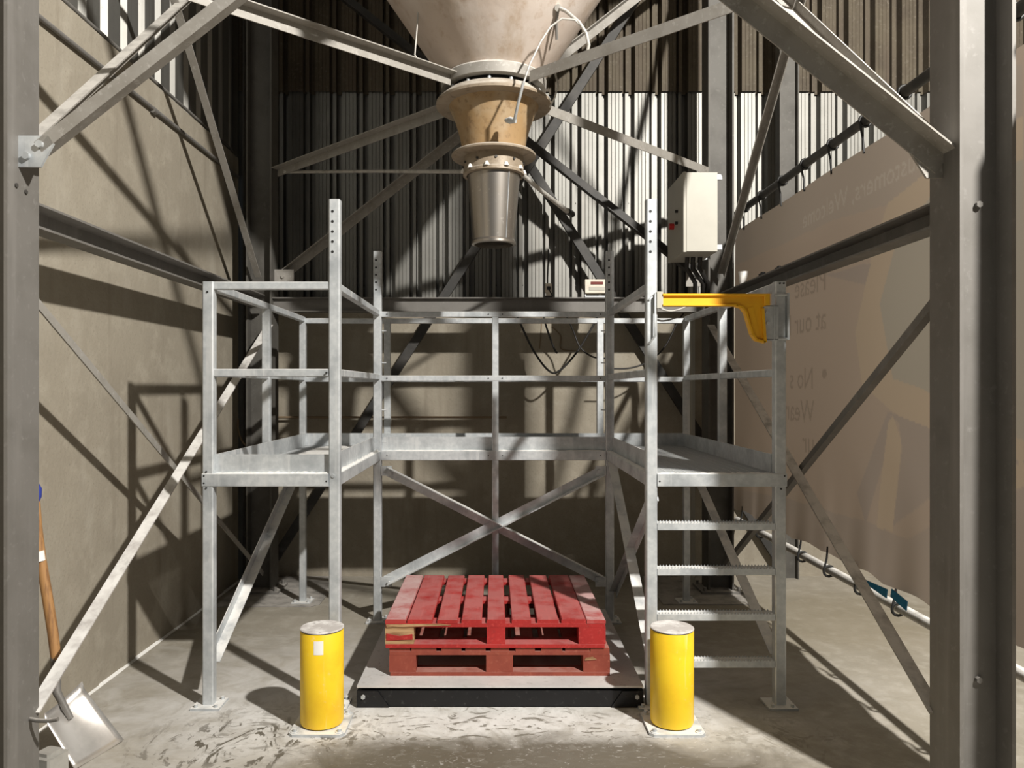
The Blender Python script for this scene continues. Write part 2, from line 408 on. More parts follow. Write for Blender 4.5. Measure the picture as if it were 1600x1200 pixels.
# gusset plates on the near columns, with bolts
def gusset(pts, y, t, bolts, material='galv'):
    n = len(pts)
    vs = [(x, y, z) for x, z in pts] + [(x, y + t, z) for x, z in pts]
    fs = [tuple(range(n)), tuple(range(n, 2 * n))[::-1]] + [(i, (i + 1) % n, n + (i + 1) % n, n + i) for i in range(n)]
    g = MB().add(vs, fs).build('gusset_plate', material, F)
    for x, z in bolts:
        bolt((x, y, z), (0, -1, 0), .015, .014).build('bolt', material, g)
gusset([(-1.83, 2.645), (-1.715, 2.645), (-1.695, 2.615), (-1.745, 2.525), (-1.83, 2.525)], 2.945, .012, [(-1.795, 2.565), (-1.745, 2.61)])
gusset([(1.60, 2.62), (1.742, 2.62), (1.742, 2.495), (1.68, 2.495)], 2.99, .012, [], 'brace')
for x in (-1.76, 1.67):
    gusset([(x - .09, 2.66), (x + .09, 2.66), (x + .09, 2.52), (x - .09, 2.52)], YF - .02, .012, [(x, 2.6)], 'brace')
# horizontal ties from the columns to the hopper ring
HC = (-.01, 4.68)
ZT = 3.45
for x, y, m_ in ((XL + .02, YN + .06, 'brace'), (XR - .02, YN + .06, 'brace'), (XL + .02, YF - .08, 'brace'), (XR - .02, YF - .08, 'brace')):
    d = Vector((x - HC[0], y - HC[1])).normalized()
    a = (HC[0] + d.x * .315, HC[1] + d.y * .315, ZT + .03)
    fl = (1, -1)
    MB().extrude(ang(.065, .006, fl[0], fl[1]), (x, y, ZT), a).build('hopper_tie', m_, F)
# bent rod sticking out of the left column foot, old plugged holes
MB().tube([(-1.83, 3.02, .375), (-1.79, 3.0, .378), (-1.74, 2.99, .381), (-1.70, 2.985, .39)], .0085, 8).build('rod', 'steel', F)
for x, y, z, nx in ((XL, 2.93, 2.45, 1), (XL, 2.99, 2.44, 1)):
    bolt((x, y, z), (nx, 0, 0), .009, .006).build('plugged_hole', 'dark', F)
for z in (2.385, .55):
    bolt((XR + .125, YN - .006, z), (0, -1, 0), .013, .016).build('bolt', 'steel', F)

# building columns and wind bracing against the back wall
BF = thing('wall_bracing', (.3, 6.76, 0), 'dark diagonal cross bracing and post against the back wall', 'bracing')
def pt(px, py, y): return ((px - 774) / 1200 * y, y, EYE - (py - 607) / 1200 * y)
YB = 6.74
MB().extrude(rect(.075, .05), (-1.96, YB, .14), (1.66, YB, 5.75), up=(0, 1, 0)).build('cross_brace', 'dark', BF)
MB().extrude(rect(.075, .05), (2.50, YB + .052, .16), (-.86, YB + .052, 5.5), up=(0, 1, 0)).build('cross_brace', 'dark', BF)
MB().extrude(hsec(.17, .11, .012, .01), (2.58, 6.79, 0), (2.58, 6.79, 7.1), up=(0, 1, 0)).build('post', 'steeldark', BF)
MB().extrude(hsec(.17, .11, .012, .01), (-2.13, 6.79, 0), (-2.13, 6.79, 7.1), up=(0, 1, 0)).build('post', 'steeldark', BF)

# ================================================================ HOPPER
H = thing('hopper', (HC[0], HC[1], 2.53), 'beige conical hopper with metal spout hanging above the red pallets', 'hopper')
MB().lathe([(.275, 3.53), (.30, 3.545), (.65, 4.06), (1.0, 4.574), (1.02, 6.1)], HC, 64, split=False).build('cone', 'fibre', H)
MB().lathe([(.27, 3.48), (.318, 3.48), (.322, 3.535), (.305, 3.55), (.27, 3.55)], HC, 56).build('support_ring', 'brace', H)
MB().lathe([(.255, 3.49), (.262, 3.42), (.25, 3.42)], HC, 48).build('rubber_sleeve', 'rubber', H)
fl = MB().lathe([(.24, 3.452), (.300, 3.448), (.346, 3.408), (.352, 3.400), (.350, 3.386), (.340, 3.384), (.262, 3.384), (.24, 3.384)], HC, 64).build('upper_flange', 'rim', H)
for k in range(14):
    a = 2 * math.pi * (k + .3) / 14
    MB().tube([(HC[0] + .285 * math.cos(a), HC[1] + .285 * math.sin(a), 3.447), (HC[0] + .285 * math.cos(a), HC[1] + .285 * math.sin(a), 3.463)], .011, 6).build('bolt', 'galv', fl)
MB().lathe([(.275, 3.388), (.235, 3.30), (.205, 3.20), (.186, 3.10)], HC, 56, split=False).build('lower_cone', 'ochre', H)
MB().lathe([(.17, 3.105), (.250, 3.098), (.258, 3.09), (.256, 3.08), (.18, 3.074)], HC, 56).build('lower_flange', 'rim', H)
co = MB().lathe([(.182, 3.076), (.182, 2.992), (.187, 2.985), (.187, 2.968), (.165, 2.964)], HC, 56).build('collar', 'rim', H)
for k in range(10):
    a = 2 * math.pi * (k + .15) / 10
    x, y = HC[0] + .186 * math.cos(a), HC[1] + .186 * math.sin(a)
    MB().tube([(x, y, 2.985), (x, y, 3.008)], [.017, .008], 7).build('toggle_clip', 'powder', co)
    MB().tube([(HC[0] + .183 * math.cos(a + .3), HC[1] + .183 * math.sin(a + .3), 3.035), (HC[0] + .19 * math.cos(a + .3), HC[1] + .19 * math.sin(a + .3), 3.035)], .008, 6).build('bolt', 'dark', co)
sp = MB().lathe([(.163, 2.985), (.158, 2.95), (.126, 2.565)], HC, 56, split=False)
sp.lathe([(.155, 2.985), (.120, 2.565)], HC, 56)
sp.build('spout', 'spout', H)
MB().lathe([(.127, 2.578), (.134, 2.566), (.134, 2.552), (.118, 2.548), (.118, 2.57)], HC, 56).build('spout_rim', 'spout', H)
MB().extrude(rect(.004, .010), (HC[0] + .090, HC[1] - .135, 2.96), (HC[0] + .072, HC[1] - .103, 2.575), up=(1, -1, 0)).build('seam', 'galv', H)
# air hoses and sampling lever on the hopper
def pt(px, py, y): return ((px - 774) / 1200 * y, y, EYE - (py - 607) / 1200 * y)
MB().tube([pt(872, 12, 4.34), pt(885, 18, 4.28), pt(905, 35, 4.25), pt(916, 52, 4.25), pt(920, 70, 4.26), pt(917, 84, 4.28)], .010, 8).build('hose', 'pipe', H)
MB().tube([pt(872, 12, 4.40), pt(872, 12, 4.32)], .02, 10).build('nozzle', 'pipe', H)
MB().tube([pt(912, 45, 4.25), pt(898, 31, 4.25), pt(878, 29, 4.25), pt(860, 42, 4.25), pt(845, 65, 4.24), pt(828, 100, 4.22), pt(818, 130, 4.2)], .006, 8).build('hose', 'pipe', H)
MB().tube([pt(872, 14, 4.33), pt(869, 40, 4.40), pt(870, 62, 4.43)], .008, 8).build('hose', 'steel', H)
MB().tube([pt(818, 128, 4.2), pt(810, 160, 4.25), pt(804, 187, 4.32)], .009, 8).build('lever', 'galv', H)
MB().tube([pt(791, 188, 4.40), pt(797, 188, 4.36), pt(806, 189, 4.34)], [.012, .02, .012], 10).build('lever_knob', 'galv', H)
MB().tube([pt(866, 110, 4.42), pt(872, 132, 4.38), pt(867, 152, 4.4), pt(859, 168, 4.44)], .005, 6).build('wire', 'pipe', H)
MB().tube([pt(655, 2, 4.42), pt(651, 50, 4.45), pt(648, 86, 4.45), pt(661, 103, 4.48)], .005, 6).build('wire', 'pipe', H)
MB().tube([(.13, 4.62, 2.99), (.30, 4.9, 2.93), (.52, 5.5, 2.94)], [.014, .014, .018], 8).build('vent_pipe', 'pipe', H)
MB().tube([(.515, 5.48, 2.94), (.56, 5.60, 2.945)], .024, 8).build('pipe_end', 'rubber', H)
tag(MB().tube([(-1.72, 6.26, 3.44), (-.9, 5.85, 3.33), (-.165, 4.80, 3.03), (-.15, 4.75, 3.02)], .013, 8).build('conduit', 'pipe'), 'thin horizontal conduit running from rear left column to hopper spout', 'conduit')

# ================================================================ ACCESS PLATFORM
A = thing('access_platform', (0, 5.03, 0), 'galvanised U-shaped access platform with guard rails and ladder', 'platform')
YFR, YI, YR = 4.06, 5.53, 6.03        # front, inner and rear lines
ZD = 1.228                            # deck level
PW = .058
post_prof = rect(PW, PW, .006)
def post(x, y, z0, z1, wd=PW, name='post', m_='galv'):
    return MB().extrude(rect(wd, wd, .006 if wd > .05 else .003), (x, y, z0), (x, y, z1), up=(0, 1, 0)).build(name, m_, A)
def foot(x, y, r=.075):
    b_ = MB().box(x - r, x + r, y - r, y + r, 0, .012).build('base_plate', 'galv', A)
    for dx, dy in ((-.052, -.052), (.052, .052), (.052, -.052)):
        bolt((x + dx, y + dy, .012), (0, 0, 1), .010, .016).build('anchor_bolt', 'galv', b_)
XO = (-1.511, 1.499)
XI = (-.847, .822)
ZTOP, ZMID, ZTALL = 2.217, 1.758, 2.67
def holes(x, y, ztop, face=-1):
    for k in range(5):
        z = ztop - .065 - k * .053
        MB().tube([(x - .008, y + face * (PW / 2 + .0012), z), (x - .008, y + face * (PW / 2 - .004), z)], .0075, 10).build('drilled_hole', 'rubber', A)
for x in XO:
    post(x, YFR, .012, ZTOP + .02); foot(x, YFR)
    post(x, YR, .012, ZTOP - .018, .048); foot(x, YR)
    post(x, (YFR + YR) / 2 + .03, ZD - .06, ZTOP - .02, .05)
for x in XI:
    post(x, YFR, .012, ZTALL); foot(x, YFR); holes(x, YFR, ZTALL)
    post(x, YI, .012, ZTALL - .01); foot(x, YI); holes(x, YI, ZTALL - .01)
    post(x, YR, ZD - .06, ZTOP - .018, .05)
post(0, YI, .012, ZTOP - .02, .046); foot(0, YI)
def rail(p0, p1, wd=.04, h=.04, name='guard_rail'):
    return MB().extrude(rect(wd, h, .004), p0, p1).build(name, 'galv', A)
for z, nm in ((ZTOP, 'top_rail'), (ZMID, 'mid_rail')):
    hp = PW / 2
    rail((XO[0] + hp, YFR, z), (XI[0] - hp, YFR, z), name=nm)                     # left front
    for x in XO: rail((x, YFR + hp, z), (x, YR, z), name=nm)                     # outer sides
    for x in XI: rail((x, YFR + hp, z), (x, YI - hp, z), name=nm)                # inner sides
    rail((XI[0] + hp, YI - .005, z - .01), (XI[1] - hp, YI - .005, z - .01), name=nm)            # across the rear walkway
    rail((XO[0], YR, z - .012), (XO[1], YR, z - .012), name=nm)                  # rear
    for x in XO: pass
# deck edge beams
def beam(p0, p1):
    return MB().extrude(rect(.05, .068, .003), p0, p1).build('deck_beam', 'galv', A)
zb = ZD - .034
beam((XO[0] - .029, YFR - .008, zb), (XI[0] - .029, YFR - .008, zb)); beam((XI[1] + .029, YFR - .008, zb), (XO[1] + .031, YFR - .008, zb))
for x in XO: beam((x, YFR + .03, zb), (x, YR, zb))
for x in XI: beam((x, YFR + .03, zb), (x, YI - .03, zb))
beam((XI[0] + .03, YI - .004, zb), (XI[1] - .03, YI - .004, zb)); beam((XO[0], YR, zb), (XO[1], YR, zb))
# toe boards
def toe(p0, p1):
    return MB().extrude(rect(.006, .098), p0, p1).build('toe_board', 'galv', A)
zt = ZD + .049
toe((XO[0] + .03, YFR + .012, zt), (XI[0] - .03, YFR + .012, zt))
toe((XO[0] + .028, YFR + .03, zt), (XO[0] + .028, YR, zt)); toe((XO[1] - .028, YFR + .03, zt), (XO[1] - .028, YR, zt))
toe((XI[0] - .02, YFR + .03, zt), (XI[0] - .02, YI - .03, zt)); toe((XI[1] + .02, YFR + .03, zt), (XI[1] + .02, YI - .03, zt))
toe((XI[0] + .03, YI + .012, zt), (XI[1] - .03, YI + .012, zt))
toe((XO[0], YR - .028, zt), (XO[1], YR - .028, zt))
# gratings
def grating(x0, x1, y0, y1):
    m = MB(); y = y0 + .01
    while y < y1:
        m.box(x0, x1, y - .0018, y + .0018, ZD - .026, ZD); y += .034
    x = x0 + .02
    while x < x1:
        m.box(x - .003, x + .003, y0, y1, ZD - .008, ZD - .001); x += .05
    g = m.build('deck_grating', 'grate', A, recalc=False); g['kind'] = 'stuff'
grating(XI[1] + .03, XO[1] - .03, YFR + .03, YI + .0)
grating(XO[0] + .03, XI[0] - .03, YFR + .03, YI + .0)
grating(XO[0] + .03, XO[1] - .03, YI + .03, YR - .03)
# powder lying on the left deck and along the deck edges
def ridge(name, p0, p1, wd, h, n=40):
    p0, p1 = Vector(p0), Vector(p1); d = p1 - p0; s = Vector((-d.y, d.x, 0)).normalized()
    vs = []; fs = []
    for i in range(n + 1):
        q = p0 + d * (i / n); hh = h * random.uniform(.25, 1) if 0 < i < n else 0; ww = wd * random.uniform(.6, 1)
        vs += [q - s * ww, q + Vector((0, 0, hh)), q + s * ww]
        if i: k = 3 * i; fs += [(k - 3, k, k + 1, k - 2), (k - 2, k + 1, k + 2, k - 1)]
    o = MB().add(vs, fs, True).build(name, 'powder', A); o['kind'] = 'stuff'
ridge('powder_ridge', (XO[0] + .04, YFR - .012, ZD), (XI[0] - .03, YFR - .012, ZD), .016, .012)
ridge('powder_ridge', (XI[0] + .006, YFR + .04, ZD), (XI[0] + .006, YI - .04, ZD), .016, .018)
ridge('powder_ridge', (XI[0] + .04, YI - .014, ZD), (XI[1] - .04, YI - .014, ZD), .012, .008)
ridge('powder_ridge', (XI[1] - .004, YFR + .04, ZD), (XI[1] - .004, YI - .04, ZD), .014, .008)
ridge('powder_ridge', (XI[1] + .04, YFR - .01, ZD), (XO[1] - .04, YFR - .01, ZD), .014, .006)
ridge('powder_ridge', (XO[0] + .34, YFR + .5, ZD + .001), (XO[0] + .34, YR - .1, ZD + .001), .2, .008, 50)
# braces of the platform
def abrace(p0, p1, up, wd=.045, tabs=True):
    b_ = MB().extrude(ang(wd, .005), p0, p1, up).build('diagonal_brace', 'galv', A)
abrace((XI[0] + .06, YI - .04, 1.085), (XI[1] - .06, YI - .04, .30), (0, -1, 0), .065)
abrace((XI[1] - .06, YI - .048, 1.085), (XI[0] + .06, YI - .048, .30), (0, -1, 0), .065)
for x, s in ((XI[0], 1), (XI[1], -1)):
    for z in (1.085, .29):
        t_ = MB().box(min(x + .028 * s, x + .105 * s), max(x + .028 * s, x + .105 * s), YI - .03, YI - .022, z - .035, z + .035).build('brace_tab', 'galv', A)
        bolt((x + .085 * s, YI - .038, z), (0, -1, 0), .011, .014).build('bolt', 'galv', t_)
abrace((XO[0] + .01, YR - .03, 1.15), (XO[0] + .01, YFR + .03, .24), (1, 0, 0), .06)
abrace((XO[1] - .01, YR - .03, 1.15), (XO[1] - .01, YFR + .03, .24), (-1, 0, 0), .06)
abrace((XI[1] + .01, YI - .03, 1.13), (XI[1] + .01, YFR + .03, .20), (-1, 0, 0), .06)
abrace((XI[1] + .02, YI - .03, .20), (XI[1] + .02, YFR + .03, 1.10), (-1, 0, 0), .05)
# ladder treads with serrated edge
for z in (.966, .728, .490, .243):
    t_ = MB().box(XI[1] + .03, XO[1] - .03, YFR - .028, YFR + .04, z - .034, z)
    n = 36; x0, x1 = XI[1] + .035, XO[1] - .035
    for k in range(n):
        a = x0 + (x1 - x0) * k / n; b_ = a + (x1 - x0) / n * .55; mdl = (a + b_) / 2
        for y in (YFR - .026, YFR + .03):
            t_.add([(a, y, z), (b_, y, z), (mdl, y, z + .009), (a, y + .006, z), (b_, y + .006, z), (mdl, y + .006, z + .009)], [(0, 1, 2), (3, 5, 4), (0, 2, 5, 3), (1, 4, 5, 2)])
    t_.build('tread', 'galv', A)
# corner screws
for x, z in ((XO[0] - .018, ZD - .012), (XO[0] - .018, ZD - .05), (XO[0] - .006, ZD + .01), (XO[0] - .006, ZD - .075), (XO[0], ZTOP - .035), (XI[0] - .04, ZD - .04), (XI[0] - .04, ZMID), (XI[1] + .04, ZD - .04),
             (XO[1] + .018, ZD - .012), (XO[1] + .0, ZD - .08), (XO[1] - .006, ZTOP + .01), (XO[1] + .014, ZTOP + .01)):
    MB().tube([(x, YFR - .0338, z), (x, YFR - .02, z)], .005, 8).build('screw', 'rubber', A)
for x in (XI[0] + .07, -.05, .05, XI[1] - .07):
    for z in (ZTOP - .01, ZMID - .01, zb):
        MB().tube([(x, YI - .031, z), (x, YI - .02, z)], .0045, 6).build('screw', 'rubber', A)
MB().tube([(XI[0] - .005, YFR - .034, ZD - .012), (XI[0] - .005, YFR - .026, ZD - .012)], .010, 8).build('bolt', 'galv', A)
# cable-tie studs beside the inner posts
for x, s in ((XI[0] + .03, 1), (XI[1] - .03, -1)):
    for z in (2.09, 1.86, 1.52, 1.29):
        MB().tube([(x, YI + .01, z), (x + .03 * s, YI + .01, z)], .004, 6).build('stud', 'galv', A)

# ---------------------------------------------------------------- safety gate
G = thing('safety_gate', (XO[1] - .02, YFR, 1.9), 'yellow swing safety gate closing the top of the ladder', 'gate')
zt_, zb_ = 2.168, 2.104
yc = YFR - .045
arm = MB()
def plate_xz(m, pts, y0, y1):
    n = len(pts)
    vs = [(x, y0, z) for x, z in pts] + [(x, y1, z) for x, z in pts]
    m.add(vs, [tuple(range(n)), tuple(range(n, 2 * n))[::-1]] + [(i, (i + 1) % n, n + (i + 1) % n, n + i) for i in range(n)])
xa, xb = .872, 1.425
curve = [(1.255, zb_), (1.285, zb_ - .01), (1.305, zb_ - .035), (1.315, zb_ - .07), (1.325, 2.00), (1.338, 1.955), (1.36, 1.925), (1.405, 1.912)]
body = [(xa, zb_), (xa, zt_), (xb, zt_), (xb + .004, zt_ - .012), (xb + .004, zb_ + .012), (1.40, zb_ - .002), (1.392, zb_ - .02), (1.405, 1.912)] + curve[::-1][1:]
plate_xz(arm, body, yc - .006, yc + .006)
# raised rims along the edges
arm.extrude(rect(.044, .011, .002), (xa, yc, zt_ - .005), (xb, yc, zt_ - .005))
arm.extrude(rect(.044, .010, .002), (xa, yc, zb_ + .005), (1.262, yc, zb_ + .005))
for i in range(len(curve) - 1):
    a, b_ = curve[i], curve[i + 1]
    arm.extrude(rect(.044, .010), (a[0], yc, a[1] + .004), (b_[0], yc, b_[1] + .004), up=(1, 0, .3))
arm.extrude(rect(.044, .014), (1.392, yc, zb_ - .012), (1.405, yc, 1.915), up=(1, 0, 0))
arm.extrude(rect(.046, .032, .006), (xb - .01, yc, zt_), (xb - .01, yc, zb_ + .005), up=(1, 0, 0))
arm.extrude(rect(.03, .004), (1.33, yc - .008, zb_ - .005), (1.365, yc - .008, 1.94), up=(0, 1, 0))
arm.build('gate_arm', 'gate', G)
hb = MB().box(1.402, 1.478, YFR - .05, YFR - .042, 1.93, 2.108)
hb.box(1.402, 1.478, YFR - .05, YFR - .02, 1.925, 1.933); hb.box(1.402, 1.478, YFR - .05, YFR - .02, 2.105, 2.112); hb.box(1.452, 1.458, YFR - .055, YFR - .03, 1.93, 2.108)
hbo = hb.build('hinge_bracket', 'galv', G)
for x, z in ((1.418, 2.072), (1.422, 2.015)): bolt((x, YFR - .05, z), (0, -1, 0), .010, .008).build('bolt', 'galv', hbo)
MB().box(1.528, 1.538, YFR - .045, YFR + .03, 1.93, 2.175).build('clamp_plate', 'galv', G)
for z in (2.165, 1.935): MB().cyl((1.46, YFR - .038, z), (1.535, YFR - .038, z), .007, 8).build('clamp_bolt', 'galv', G)
MB().box(.842, .874, YFR - .06, YFR - .03, 2.095, 2.18).build('stop_plate', 'encl', G)
MB().tube([(.806, YFR - .032, 2.14), (.835, YFR - .05, 2.172), (.835, YFR - .052, 1.95), (.806, YFR - .032, 1.91)], .006, 8).build('stop_rod', 'galv', G)

# ================================================================ FLOOR SCALE AND PALLETS
SC = thing('floor_scale', (.025, 4.75, 0), 'low black floor scale with grey dusty plate under the red pallets', 'scale')
sx0, sx1, sy0, sy1 = -.727, .777, 4.03, 5.44
MB().box(sx0, sx1, sy0, sy1, .104, .114).build('top_plate', 'scaletop', SC)
fr = MB()
fr.box(sx0, sx1, sy0 + .004, sy0 + .06, .006, .088); fr.box(sx0, sx1, sy1 - .06, sy1, .006, .088)
fr.box(sx0, sx0 + .06, sy0 + .06, sy1 - .06, .006, .088); fr.box(sx1 - .06, sx1, sy0 + .06, sy1 - .06, .006, .088)
fr.box(sx0 + .02, sx1 - .02, sy0 + .03, sy1 - .03, .088, .104)
fr.box(sx0 + .06, sx1 - .06, sy0 + .06, sy1 - .06, .06, .088)
fr.build('frame', 'frameblk', SC)
for xa_, s in ((sx0, 1), (sx1, -1)):
    pts = [(xa_, .004), (xa_ + .17 * s, .004), (xa_ + .11 * s, .088), (xa_, .088)]
    e = MB(); plate_xz(e, pts if s > 0 else pts[::-1], sy0 - .004, sy0 + .004)
    eo = e.build('corner_cover', 'frameblk', SC)
    bolt((xa_ + .034 * s, sy0 - .004, .058), (0, -1, 0), .012, .008).build('bolt', 'galv', eo)
    for dx in (.06, .09):
        bolt((xa_ + dx * s, sy0 - .004, .062), (0, -1, 0), .005, .002).build('drilled_hole', 'rubber', eo)
for x in (sx0 + .08, sx1 - .08):
    for y in (sy0 + .1, sy1 - .1): MB().cyl((x, y, 0), (x, y, .03), .03).build('foot', 'rubber', SC)

def pallet(name, x0, y0, z0, wd, dp, hgt, mset, label, boards, gp, blocks):
    T = thing(name, (x0 + wd / 2, y0 + dp / 2, z0), label, 'pallet')
    tb, tl, tbot = .020, .020, .020       # deck, lead and bottom boards
    zt = z0 + hgt
    # bottom runners
    for k, (ya, yb2) in enumerate(((0, .11), (dp / 2 - .05, dp / 2 + .05), (dp - .11, dp))):
        MB().box(x0 + random.uniform(0, .006), x0 + wd - random.uniform(0, .006), y0 + ya, y0 + yb2, z0, z0 + tbot).build('bottom_board', mset['side'], T)
        MB().box(x0 + .002, x0 + wd - .002, y0 + ya + .002, y0 + yb2 - .002, zt - tb - tl, zt - tb).build('stringer_board', mset['side'], T)
        for a, b_ in blocks:
            MB().box(x0 + a, x0 + b_, y0 + ya + .003, y0 + yb2 - .003, z0 + tbot, zt - tb - tl).build('block', mset['block'] if not (k == 0 and a < .05 and 'chip' in mset) else mset['chip'], T)
    for xa_, xb_ in ((0, .11), (wd - .11, wd)):
        MB().box(x0 + xa_ + .003, x0 + xb_ - .003, y0 + .111, y0 + dp - .111, z0 + .001, z0 + tbot - .001).build('bottom_board', mset['side'], T)
    for i, (a, b_) in enumerate(boards):
        dz = random.uniform(-.0015, .0015); e0, e1 = random.uniform(0, .006), random.uniform(0, .008)
        rt = random.uniform(-.002, .002)
        m = MB()
        c = .004
        # bevelled board
        xs = [a + rt, a + c + rt, b_ - c + rt, b_ + rt]
        pr = [(x0 + a, zt - tb), (x0 + b_, zt - tb), (x0 + b_, zt - c), (x0 + b_ - c, zt + dz), (x0 + a + c, zt + dz), (x0 + a, zt - c)]
        n = len(pr)
        vs = [(x, y0 + e0, z) for x, z in pr] + [(x + rt, y0 + dp - e1, z) for x, z in pr]
        m.add(vs, [tuple(range(n)), tuple(range(n, 2 * n))[::-1]] + [(i_, (i_ + 1) % n, n + (i_ + 1) % n, n + i_) for i_ in range(n)])
        m.build('deck_board', mset['edge'] if i in (0, len(boards) - 1) else mset['deck'], T)
    return T
BR = [(0, .114), (.120, .256), (.283, .393), (.414, .524), (.552, .652), (.687, .792), (.826, .941), (.957, 1.09), (1.094, 1.197)]
zs = .114
BP = pallet('wooden_pallet', -.577, 4.172, zs, 1.20, 1.0, .152, dict(deck='brick', edge='brick', side='brick', block='brick'),
       'worn brick-red wooden pallet lying on the scale, beneath the brighter one', BR, 0, [(0, .145), (.527, .672), (1.055, 1.20)])
TP = pallet('wooden_pallet', -.598, 4.166, zs + .1535, 1.197, 1.0, .152, dict(deck='red', edge='reddusty', side='red', block='red', chip='wood'),
       'bright red wooden pallet dusted with white powder, on top of the other', BR, 0, [(0, .155), (.552, .652), (1.05, 1.197)])
# splintered bare wood on the top pallet's front left corner
sp_ = MB(); z_ = zs + .1535
sp_.add([(-.594, 4.163, z_ + .128), (-.30, 4.163, z_ + .131), (-.24, 4.163, z_ + .124), (-.36, 4.163, z_ + .119), (-.59, 4.163, z_ + .112),
         (-.594, 4.167, z_ + .128), (-.30, 4.167, z_ + .131), (-.24, 4.167, z_ + .124), (-.36, 4.167, z_ + .119), (-.59, 4.167, z_ + .112)],
        [(0, 1, 2, 3, 4), (9, 8, 7, 6, 5), (0, 5, 6, 1), (1, 6, 7, 2), (2, 7, 8, 3), (3, 8, 9, 4), (4, 9, 5, 0)])
sp_.build('splinter', 'wood', TP)
sp2 = MB(); plate_xz(sp2, [(-.592, z_ + .040), (-.448, z_ + .045), (-.45, z_ + .075), (-.52, z_ + .064), (-.592, z_ + .078)], 4.1655, 4.170)
sp2.build('paint_patch', 'red', TP)
sp3 = MB(); plate_xz(sp3, [(.485, zs + .085), (.55, zs + .09), (.53, zs + .104), (.49, zs + .098)], 4.170, 4.1725)
sp3.build('splinter', 'wood', BP)

# ================================================================ BOLLARDS
def bollard(x, y, label):
    T = thing('bollard', (x, y, 0), label, 'bollard', 'yellow bollards in front of the scale')
    R, Hh = .106, .49
    MB().lathe([(R - .004, .02), (R, .03), (R, Hh - .012), (R - .003, Hh - .008)], (x, y), 48, split=False).build('tube', 'yellow', T)
    MB().lathe([(R - .001, Hh - .010), (R - .001, Hh - .004)], (x, y), 48).build('gap_ring', 'rubber', T)
    c = MB().lathe([(R + .0015, Hh - .005), (R + .0015, Hh - .001), (R - .003, Hh + .002), (.0005, Hh + .003)], (x, y), 48); c.build('cap', 'cap', T)
    pl = MB().extrude(rect(.27, .27, .02), (x, y, 0), (x, y, .014), up=(0, 1, 0)).build('base_plate', 'galv', T)
    for dx in (-1, 1):
        for dy in (-1, 1):
            b_ = MB().tube([(x + dx * .108, y + dy * .108, .014), (x + dx * .108, y + dy * .108, .018)], .019, 12)
            b_.tube([(x + dx * .108, y + dy * .108, .018), (x + dx * .108, y + dy * .108, .031)], .011, 6); b_.build('anchor_bolt', 'galv', pl)
    return T
B1 = bollard(-.862, 3.82, 'yellow bollard with a white sticker, left of the scale')
B2 = bollard(.878, 3.82, 'yellow bollard without sticker, in front of the ladder')
# blank white sticker wrapped on the left bollard
st = MB(); n = 6; R = .1072
for zz in (.385, .452):
    for i in range(n + 1):
        a = math.radians(-95 + i * 25 / n + 0)
        st.v.append((-.862 + R * math.cos(a + math.radians(-4)), 3.82 + R * math.sin(a + math.radians(-4)), zz))
st.f = [(i, i + 1, n + 2 + i, n + 1 + i) for i in range(n)]; st.sm = [True] * n
st.build('sticker', 'white', B1)

# ================================================================ BANNER AND ITS PIPES
BX = 2.10
by0, by1, bz0, bz1 = 2.46, 6.72, .62, 3.04
step = .0095
ny, nz = int((by1 - by0) / step), int((bz1 - bz0) / step)
gy = np.linspace(by0, by1, ny + 1); gz = np.linspace(bz0, bz1, nz + 1)
YY, ZZ = np.meshgrid(gy, gz, indexing='ij')
col = np.zeros((ny + 1, nz + 1, 3)); col[:] = (.50, .405, .325)
def b2(px, py):
    d = BX * 1200 / (px - 774); return (d, EYE - (py - 607) / 1200 * d)
def inpoly(pts):
    x, y = YY, ZZ; r = np.zeros(x.shape, bool); j = len(pts) - 1
    for i in range(len(pts)):
        xi, yi = pts[i]; xj, yj = pts[j]
        if yi != yj:
            r ^= ((yi > y) != (yj > y)) & (x < (xj - xi) * (y - yi) / (yj - yi) + xi)
        j = i
    return r
BASE = np.array((.47, .39, .325))
def fill(pix, c): col[inpoly([b2(*p) for p in pix])] = BASE * .38 + np.array(c) * .62
TAUPE = (.42, .375, .33); TAN = (.54, .445, .335); TEAL = (.42, .41, .355); MAUVE = (.385, .34, .31)
col[:] = BASE
fill([(1150, 200), (1600, 100), (1600, 200), (1440, 282), (1400, 315), (1300, 345), (1150, 415)], TAUPE)
fill([(1600, 180), (1440, 275), (1385, 318), (1360, 400), (1335, 520), (1345, 600), (1390, 640), (1600, 770)], TAN)
fill([(1600, 250), (1460, 300), (1400, 375), (1373, 475), (1385, 540), (1395, 592), (1440, 606), (1470, 622), (1600, 690)], TEAL)
fill([(1290, 430), (1360, 410), (1350, 445), (1310, 435)], MAUVE)
fill([(1387, 643), (1600, 725), (1600, 720), (1470, 765), (1398, 822), (1411, 700), (1405, 660), (1393, 652)], MAUVE)
fill([(1387, 643), (1338, 770), (1350, 818), (1382, 720), (1393, 655)], MAUVE)
fill([(1150, 765), (1240, 780), (1290, 798), (1355, 815), (1420, 843), (1465, 815), (1600, 760), (1600, 1200), (1150, 1000)], (.405, .355, .315))
fill([(1376, 760), (1388, 660), (1396, 650), (1410, 690), (1398, 830), (1370, 825)], TAN)
